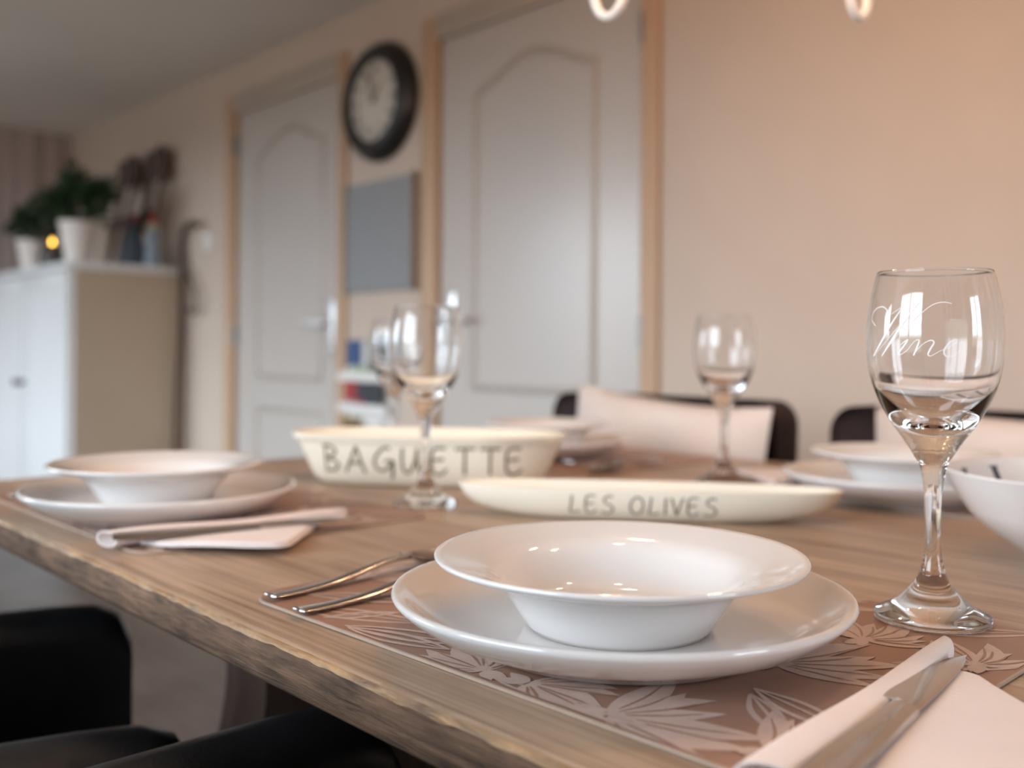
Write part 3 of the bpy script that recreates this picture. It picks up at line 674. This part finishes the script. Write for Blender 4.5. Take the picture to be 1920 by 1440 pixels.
for nm, x, y, z, lb in GL:
    if g0 is None:
        t = thing('wine_glass', lb, 'wine glass', (x, y, z), 0, 'wine glasses on the table'); g0 = t
        pr = dense(OUT) + dense(INN)
        bm = bmesh.new(); lathe(bm, pr, 128); gb = link('glass_body', bm, 'glass', t, 75)
        gmesh = gb.data
        # engraved word, traced as pen strokes in pixels of a close-up and wrapped round the bowl
        K = .000346; ax = 1749; zb = 1157; az = math.atan2(-.631, .288)
        strokes = [([(335, 480), (306, 425), (330, 365), (378, 345), (412, 372), (408, 412), (440, 400), (520, 345)], [1, 1, 1, 1.2, 1.6, 1, .8, .8]),
                   ([(518, 347), (440, 470), (370, 600), (318, 692)], [1, 2.6, 3, 1.2]),
                   ([(322, 690), (430, 560), (540, 420), (618, 328)], [.8, .9, .9, 1.2]),
                   ([(618, 328), (530, 440), (440, 590), (378, 690)], [1.2, 3, 3.4, 1.2]),
                   ([(380, 690), (470, 560), (590, 440), (690, 350), (760, 326), (822, 335)], [.8, .9, 1, 1, 1.3, .8]),
                   ([(480, 640), (510, 605), (548, 578), (520, 625), (490, 668), (502, 680), (545, 650)], [.8, 1, 2, 2.4, 2.2, 1, .7]),
                   ([(545, 650), (590, 590), (620, 580), (608, 625), (585, 685)], [.7, .9, 1.6, 2.4, 1.8]),
                   ([(590, 670), (640, 610), (690, 582), (712, 596), (690, 640), (676, 675), (694, 686), (745, 655)], [.7, .8, 1.8, 2.2, 2.6, 2, 1, .7]),
                   ([(745, 655), (810, 625), (855, 590), (840, 575), (800, 605), (775, 650), (785, 684), (825, 688), (880, 640)], [.7, .8, 1.4, 1.4, 2, 2.6, 2.2, 1.2, .7]),
                   ([(598, 512), (604, 520), (602, 530)], [3.2, 4, 3.2])]
        bm = bmesh.new()
        for pts, wd in strokes:
            q = []; nn = []
            P = spline([(a, b, c) for (a, b), c in zip(pts, wd)], 7); ws = []
            for p in P:
                pxx = 1560+p.x/3.79; pyy = 480+p.y/3.79; hz = (zb-pyy)*K; r = glass_r(hz)+.00025; u = max(-.97, min(.97, (pxx-ax)*K/r)); an = az + math.asin(u)
                q.append((r*math.cos(an), r*math.sin(an), hz)); nn.append((math.cos(an), math.sin(an), 0)); ws.append(max(.00035, p.z*.00042))
            ribbon(bm, q, nn, ws)
        lt = link('engraving', bm, 'etch', t, recalc=False); lt['label'] = 'frosted word Wine'
    else:
        t = thing('wine_glass', lb, 'wine glass', (x, y, z), random.uniform(0, 1), 'wine glasses on the table')
        c = gb.copy(); COL.objects.link(c); c.parent = t

# ------------------------------------------------------------------ lettered dishes
LET = {'B': [[(.12, 1), (.14, .5), (.16, 0)], [(0, 1.02), (.35, 1), (.55, .82), (.42, .62), (.15, .52), (.45, .46), (.68, .26), (.5, .06), (.12, .0)]],
 'A': [[(0, 0), (.2, .5), (.4, 1.02)], [(.4, 1.02), (.58, .5), (.78, -.02)], [(.14, .34), (.4, .38), (.68, .34)]],
 'G': [[(.62, .95), (.42, 1), (.18, .82), (.02, .5), (.1, .2), (.32, .1), (.55, .2), (.7, .42)], [(.42, .46), (.72, .48), (.74, .2), (.7, -.22)]],
 'U': [[(.04, 1), (.02, .5), (.1, .12), (.28, .04), (.46, .3), (.56, .7), (.58, 1)], [(.58, 1), (.60, .45), (.72, .05), (.80, 0)]],
 'E': [[(.55, 1), (.25, 1.02), (.06, .9), (.02, .5), (.06, .12), (.25, -.02), (.45, .04), (.6, .2)], [(.06, .55), (.28, .56), (.48, .6)]],
 'T': [[(0, .98), (.35, 1), (.75, 1)], [(.38, 1), (.37, .5), (.38, -.02)]],
 'L': [[(.1, 1.02), (.06, .5), (.02, .08), (.25, .02), (.55, .12)]],
 'S': [[(.6, .95), (.36, 1), (.14, .84), (.18, .64), (.42, .52), (.62, .34), (.56, .1), (.28, -.02), (0, .1)]],
 'O': [[(.4, 1), (.15, .85), (.02, .5), (.12, .12), (.38, 0), (.62, .16), (.7, .5), (.62, .85), (.4, 1.0)]],
 'I': [[(.05, 1), (.05, .5), (.05, 0)]],
 'V': [[(0, 1), (.16, .5), (.32, 0)], [(.32, 0), (.46, .5), (.62, 1.02)]], ' ': []}
ADV = {'B': .86, 'A': .98, 'G': .92, 'U': .98, 'E': .78, 'T': .82, 'L': .72, 'S': .80, 'O': .90, 'I': .30, 'V': .76, ' ': .55}
def dish(name, label, cat, x, y, rz, lev, nexp, m, word, wx, wz, wh, wadv, wstroke, ink, wall):
    """lev: (z, half length, half width) from the foot up; boat-shaped plan"""
    t = thing(name, label, cat, (x, y, TOP+.0005), rz); n = 120
    def ring(a, b, z, lift=0):
        q = []
        for k in range(n):
            c, s = math.cos(2*PI*k/n), math.sin(2*PI*k/n)
            X = a*math.copysign(abs(c)**(2/nexp[0]), c); Y = b*math.copysign(abs(s)**(2/nexp[1]), s)
            q.append(Vector((X, Y, z)))
        return q
    rings = [ring(a, b, z) for z, a, b in lev]
    zt, at, bt = lev[-1]
    inner = [ring(at-wall*.35, bt-wall*.35, zt+wall*.22), ring(at-wall*.8, bt-wall*.8, zt+.0002)] + [ring(max(.01, a-wall*1.25), max(.008, b-wall), max(z, lev[0][0]+wall)) for z, a, b in lev[::-1][1:]]
    bm = bmesh.new(); loft(bm, rings+inner); body = link('dish_body', bm, m, t, 60)
    def outline(z):
        for (z0, a0, b0), (z1, a1, b1) in zip(lev, lev[1:]):
            if z0 <= z <= z1 or z1 == lev[-1][0]:
                u = (z-z0)/(z1-z0)
                if u <= 1.0001: return a0+(a1-a0)*u, b0+(b1-b0)*u
        return lev[-1][1:]
    def surf(X, z):
        a, b = outline(z); q = min(.999, abs(X)/a); c = q**(nexp[0]/2); s = math.sqrt(max(0, 1-c*c)); return Vector((X, -b*s**(2/nexp[1]), z))
    bm = bmesh.new(); cur = wx
    for ch in word:
        for st in LET[ch]:
            P = spline([(cur+u*wh*1.02+ (v-.5)*wh*.05, 0, wz+v*wh) for u, v in st], 5); q = []; nn = []
            for p in P:
                s0 = surf(p.x, p.z); sx = surf(p.x+.001, p.z)-s0; sz = surf(p.x, p.z+.001)-s0; nr = sx.cross(sz).normalized()
                q.append(s0+nr*.0004); nn.append(nr)
            ribbon(bm, q, nn, wstroke)
        cur += ADV[ch]*wh*wadv
    o = link('lettering', bm, ink, body, recalc=False)
    return t
dish('bread_dish', 'deep cream oval dish lettered BAGUETTE in the middle of the table', 'dish', -1.045, .815, math.radians(42),
     [(0, .142, .052), (.002, .147, .056), (.010, .1555, .0615), (.030, .165, .068), (.052, .175, .073), (.058, .1785, .0745), (.0595, .1835, .0765), (.066, .1845, .077)], (2.6, 2.3), 'stoneware', 'BAGUETTE', -.131, .0185, .0335, 1.16, .0036, 'ink', .006)
dish('olive_dish', 'long low ivory dish lettered LES OLIVES behind the nearest plate', 'dish', -.672, .815, math.radians(39.5),
     [(0, .138, .020), (.0015, .146, .023), (.006, .168, .029), (.013, .186, .0345), (.022, .196, .039), (.029, .2005, .0412), (.033, .202, .0418)], (2.9, 2.0), 'olive_glaze', 'LES OLIVES', -.078, .0085, .0190, 1.14, .0022, 'inkgrey', .005)
# salad bowl
t = thing('serving_bowl', 'big white serving bowl with dark capitals inside, cut off at the right edge', 'bowl', (-.268, .930, TOP+.0005))
SB = [(0, .004), (.052, .004), (.054, 0), (.060, 0), (.063, .006), (.080, .018), (.096, .031), (.1075, .044), (.1088, .0462), (.1165, .058), (.1245, .073), (.128, .0815), (.1290, .0835), (.1278, .0855), (.1255, .0845), (.122, .075), (.113, .058), (.103, .043), (.088, .028), (.068, .014), (.045, .0095), (0, .009)]
SB = [(r, z*.90) for r, z in SB]
bm = bmesh.new(); lathe(bm, SB, 144); sbody = link('bowl_body', bm, 'porcelain', t, 60)
def inner_r(z):
    pr = SB[::-1]
    for (r0, z0), (r1, z1) in zip(pr, pr[1:]):
        if z0 <= z <= z1: return r0+(r1-r0)*(z-z0)/(z1-z0)
    return .12
def in_stroke(a0, z0, a1, z1, wd):
    q = []; nn = []
    for k in range(9):
        u = k/8; a = a0+(a1-a0)*u; z = z0+(z1-z0)*u; r = inner_r(z)-.0004
        q.append((r*math.cos(a), r*math.sin(a), z)); nn.append((-math.cos(a), -math.sin(a), .8))
    ribbon(bm, q, nn, wd)
for deg in (196, 178, 157, 136, 115):
    bm = bmesh.new(); a = math.radians(deg); in_stroke(a, .0685, a, .030, .0062)
    in_stroke(a-.045, .0685, a+.045, .0685, .0018); in_stroke(a-.045, .0302, a+.045, .0302, .0014)
    link('letter', bm, 'navy', sbody, recalc=False)['label'] = 'dark capital letter'

# ------------------------------------------------------------------ napkins, knives, forks, spoons
def napkin(name_label, x, y, z, rz):
    t = thing('paper_napkin', name_label, 'napkin', (x, y, z), rz, 'paper napkins on the placemats')
    # rolled-over left fold
    bm = bmesh.new(); rings = []
    n = 26
    for i in range(n+1):
        u = i/n; yy = -.118+.235*u; xx = .0120-.033*u + .0015*math.sin(2.2*u); hw = .0118*(1-.42*u); hh = .0068*(1-.25*u)*(1+.08*math.sin(9*u))
        sec = []
        for k in range(18):
            a = 2*PI*k/18; c, s = math.cos(a), math.sin(a)
            sec.append(Vector((xx+hw*math.copysign(abs(c)**.8, c), yy-.008*c*u+.006*c*(1-u), hh+.0001+hh*math.copysign(abs(s)**.8, s))))
        rings.append(sec)
    R = [[bm.verts.new(p) for p in r] for r in rings]
    for a, b in zip(R, R[1:]):
        for k in range(18): bm.faces.new((a[k], a[(k+1) % 18], b[(k+1) % 18], b[k]))
    def inset(ring, f, dy):
        c = sum((v.co for v in ring), Vector())/len(ring); return [bm.verts.new(c+(v.co-c)*f+Vector((0, dy, 0))) for v in ring]
    for ring, dy in ((R[0], .02), (R[-1], -.02)):
        i1 = inset(ring, .88, 0); i2 = inset(ring, .8, dy)
        for a, b in ((ring, i1), (i1, i2)):
            for k in range(18): bm.faces.new((a[k], a[(k+1) % 18], b[(k+1) % 18], b[k]))
        bm.faces.new(i2)
    link('rolled_fold', bm, 'napkin', t, 60)
    # flat layers to the right, fanned open under the knife
    bm = bmesh.new()
    for lay, (ins, z0) in enumerate(((0, .0004), (.003, .0019), (.007, .0032))):
        edge = [(.017, -.092), (.045, -.078), (.078-ins, -.052), (.106-ins, -.020), (.118-ins, .004), (.100-ins, .019), (.074-ins, .036), (.047-ins, .054), (.026-ins*.5, .070-ins*.5), (.010, .082-ins), (-.002, .071-ins), (.005, .0), (.012, -.06)]
        P = spline([(a, b, 0) for a, b in edge], 4); c = Vector((.050, .0, 0))
        rg = [[(c+(p-c)*f) for p in P] for f in (1, .75, .5, .25)]
        def zz(p, f): return z0+.0011*math.sin(38*p.x+21*p.y)*(.3+.7*f)+.0011*(1-f)+(.004*max(0, p.x-.05)/.06*f)+.0012
        T_ = [[bm.verts.new((p.x, p.y, zz(p, f)+.0012)) for p in r] for r, f in zip(rg, (1, .75, .5, .25))]
        Bt = [bm.verts.new((p.x, p.y, zz(p, 1))) for p in P]; m_ = len(P); cv = bm.verts.new((c.x, c.y, zz(c, 0)+.0012))
        for a, b in zip(T_, T_[1:]):
            for k in range(m_): bm.faces.new((a[k], a[(k+1) % m_], b[(k+1) % m_], b[k]))
        for k in range(m_): bm.faces.new((T_[-1][k], T_[-1][(k+1) % m_], cv)); bm.faces.new((Bt[k], Bt[(k+1) % m_], T_[0][(k+1) % m_], T_[0][k]))
    link('flat_layers', bm, 'napkin', t, 60)
    return t
def knife_at(label, x, y, z, rz):
    t = thing('table_knife', label, 'knife', (x, y, z), rz, 'table knives on the napkins')
    bm = bmesh.new(); ys = [-.018, -.013, .005, .04, .08, .106, .110]; wd = [.010, .0165, .0185, .0180, .0150, .0138, .0130]
    rings = []
    for y_, w_ in zip(ys, wd):
        h = .0034; q = []
        for u, v in ((-.5, .15), (-.42, .75), (-.22, 1), (.22, 1), (.42, .75), (.5, .15), (.42, -.2), (-.42, -.2)): q.append(Vector((u*w_, y_, v*h)))
        rings.append(q)
    loft(bm, rings); link('handle', bm, 'steel', t, 30)
    bm = bmesh.new(); rings = []
    for y_, xl, xr in ((.1095, -.0062, .0060), (.1125, -.0068, .0062), (.1127, -.0118, .0063), (.122, -.0128, .0062), (.145, -.0134, .0058), (.17, -.0130, .0050), (.192, -.0102, .0036), (.207, -.0055, .0014), (.214, -.0018, .0002)):
        rings.append([Vector((xl, y_, .0012)), Vector((xl*.45, y_, .0026)), Vector((xr*.6, y_, .0030)), Vector((xr, y_, .0024)), Vector((xr, y_, .0008)), Vector((xl, y_, .0009))])
    loft(bm, rings); link('blade', bm, 'steel', t, 14)
    return t
napkin('folded napkin beside the nearest plate, under the knife in the lower right corner', -.225, .450, MZ+.0002, 0)
napkin('folded napkin lying right of the left plate', -.862, .442, MZ+.0002, math.radians(-9))
napkin('folded napkin near the foot of the middle wine glass', -.698, 1.195, MZ+.0002, PI)
for lb, x, y, rz in (('steel knife lying on the napkin in the lower right corner', -.1955, .336, math.radians(8.2)),
                     ('steel knife lying on the napkin by the left plate', -.850, .340, math.radians(-10)),
                     ('steel knife lying on the napkin by the middle wine glass', -.727, 1.309, PI+math.radians(8.2))):
    k = knife_at(lb, x, y, MZ+.0104, rz); k.rotation_euler = (math.radians(-1.2), math.radians(8), rz)

HAND = [(0, 0, .0035), (0, .006, .0022), (0, .030, .0016), (0, .060, .0030), (0, .090, .0075), (0, .115, .0105), (0, .132, .0098)]
def handle(bm):
    P = spline(HAND, 5); n = len(P)-1
    wd = []
    for i in range(n+1):
        u = i/n
        a = .006+.0095*min(1, u/.06)**.6 if u < .06 else .0155*(1-(u-.06)/.94)+.0052*((u-.06)/.94)
        wd.append(a)
    bar(bm, P, wd, [.0022+.0014*(i/n) for i in range(n+1)], side=(1, 0, 0))
def spoon(label, x, y, z, rz):
    t = thing('table_spoon', label, 'spoon', (x, y, z), rz, 'spoons on the placemats')
    bm = bmesh.new(); handle(bm); link('handle', bm, 'steel', t, 60)
    bm = bmesh.new(); nu, nv = 16, 12; A = []; B = []
    for i in range(nu+1):
        u = i/nu; yy = .130+.066*u; hw = .0205*math.sqrt(max(0, 1-(2*(u**.85)-1)**2))+.0022*(1-u); base = .0098-.0045*min(1, u*3); ra = []; rb = []
        for j in range(nv+1):
            v = j/nv*2-1; dep = -.0062*(1-v*v)*math.sin(PI*min(1, max(0, u)))**.7; zz = base+dep+.002
            ra.append(bm.verts.new((v*hw, yy, zz))); rb.append(bm.verts.new((v*hw, yy, zz-.0012)))
        A.append(ra); B.append(rb)
    for i in range(nu):
        for j in range(nv):
            bm.faces.new((A[i][j], A[i+1][j], A[i+1][j+1], A[i][j+1])); bm.faces.new((B[i][j], B[i][j+1], B[i+1][j+1], B[i+1][j]))
        for j in (0, nv): bm.faces.new((A[i][j], A[i+1][j], B[i+1][j], B[i][j]))
    link('spoon_bowl', bm, 'steel', t, 60)
    return t
def fork(label, x, y, z, rz):
    t = thing('table_fork', label, 'fork', (x, y, z), rz, 'forks on the placemats')
    bm = bmesh.new(); handle(bm); link('handle', bm, 'steel', t, 60)
    bm = bmesh.new(); bar(bm, spline([(0, .131, .0098), (0, .140, .0080), (0, .152, .0060)], 4), [.0055, .0068, .010, .0145, .0185, .0215, .0225, .023, .023], .002, side=(1, 0, 0)); hd = link('fork_head', bm, 'steel', t, 60)
    for k in range(4):
        x_ = -.0095+.00633*k; bm = bmesh.new(); bar(bm, spline([(x_, .151, .0062), (x_*.98, .168, .0042), (x_*.95, .186, .0055), (x_*.92, .198, .0085)], 3), [.0042-.0003*i for i in range(10)], .0018, side=(1, 0, 0), n=8); link('tine', bm, 'steel', hd, 60)
    return t
spoon('steel spoon left of the nearest plate, further from the plate', -.612, .338, MZ+.0004, math.radians(6))
fork('steel fork left of the nearest plate, tucked against its rim', -.566, .333, MZ+.0004, math.radians(3))
spoon('steel spoon at the far side of the left plate', -1.222, .345, MZ+.0004, math.radians(4))
fork('steel fork poking out beside the left plate near the table end', -1.180, .345, MZ+.0004, math.radians(2))
spoon('steel spoon lying on the mat right of the deep lettered dish', -.985, 1.235, MZ+.0004, PI+math.radians(8))
fork('steel fork on the mat right of the deep lettered dish, nearer that dish', -1.022, 1.265, MZ+.0004, PI+math.radians(-2))

# ------------------------------------------------------------------ chandelier above the table
LC = Vector((-.565, .870))
t = thing('chandelier', 'white metal chandelier with curved arms above the table, only arm ends showing', 'lamp', (LC.x, LC.y, 0))
bm = bmesh.new(); lathe(bm, [(0, ZC), (.05, ZC), (.05, ZC-.008), (.03, ZC-.03), (0, ZC-.032)], 32); link('ceiling_rose', bm, 'whitemetal', t)
bm = bmesh.new(); tube(bm, [(0, 0, ZC-.03), (0, 0, 1.72)], .006, 12); link('rod', bm, 'whitemetal', t)
bm = bmesh.new(); lathe(bm, [(0, 1.48), (.012, 1.485), (.022, 1.51), (.018, 1.54), (.035, 1.58), (.038, 1.62), (.02, 1.66), (.012, 1.72), (0, 1.73)], 32); link('hub', bm, 'whitemetal', t)
ra = .205; zb = 1.327
for k in range(4):
    a = YAW+PI/2 + PI/4 + k*PI/2; d = Vector((math.cos(a), math.sin(a), 0))
    def at(r, z): return (d.x*r, d.y*r, z)
    bm = bmesh.new(); P = spline([at(.02, 1.60), at(.07, 1.64), at(.13, 1.62), at(.165, 1.53), at(.178, 1.42), at(.181, zb+.034), at(.189, zb+.010), at(ra, zb), at(ra+.017, zb+.010), at(ra+.025, zb+.034), at(ra+.025, zb+.060)], 6)
    tube(bm, P, .0055, 12); arm = link('arm', bm, 'whitemetal', t)
    c = at(ra+.025, 0)
    bm = bmesh.new(); lathe(bm, [(0, zb+.053), (.008, zb+.053), (.030, zb+.062), (.032, zb+.066), (.012, zb+.064), (.012, zb+.18), (0, zb+.18)], 28, (c[0], c[1])); link('candle_cup', bm, 'whitemetal', arm)
    bm = bmesh.new(); lathe(bm, [(0, zb+.18), (.008, zb+.182), (.015, zb+.205), (.0165, zb+.22), (.012, zb+.245), (.004, zb+.27), (0, zb+.276)], 20, (c[0], c[1])); link('bulb', bm, 'bulb', arm)
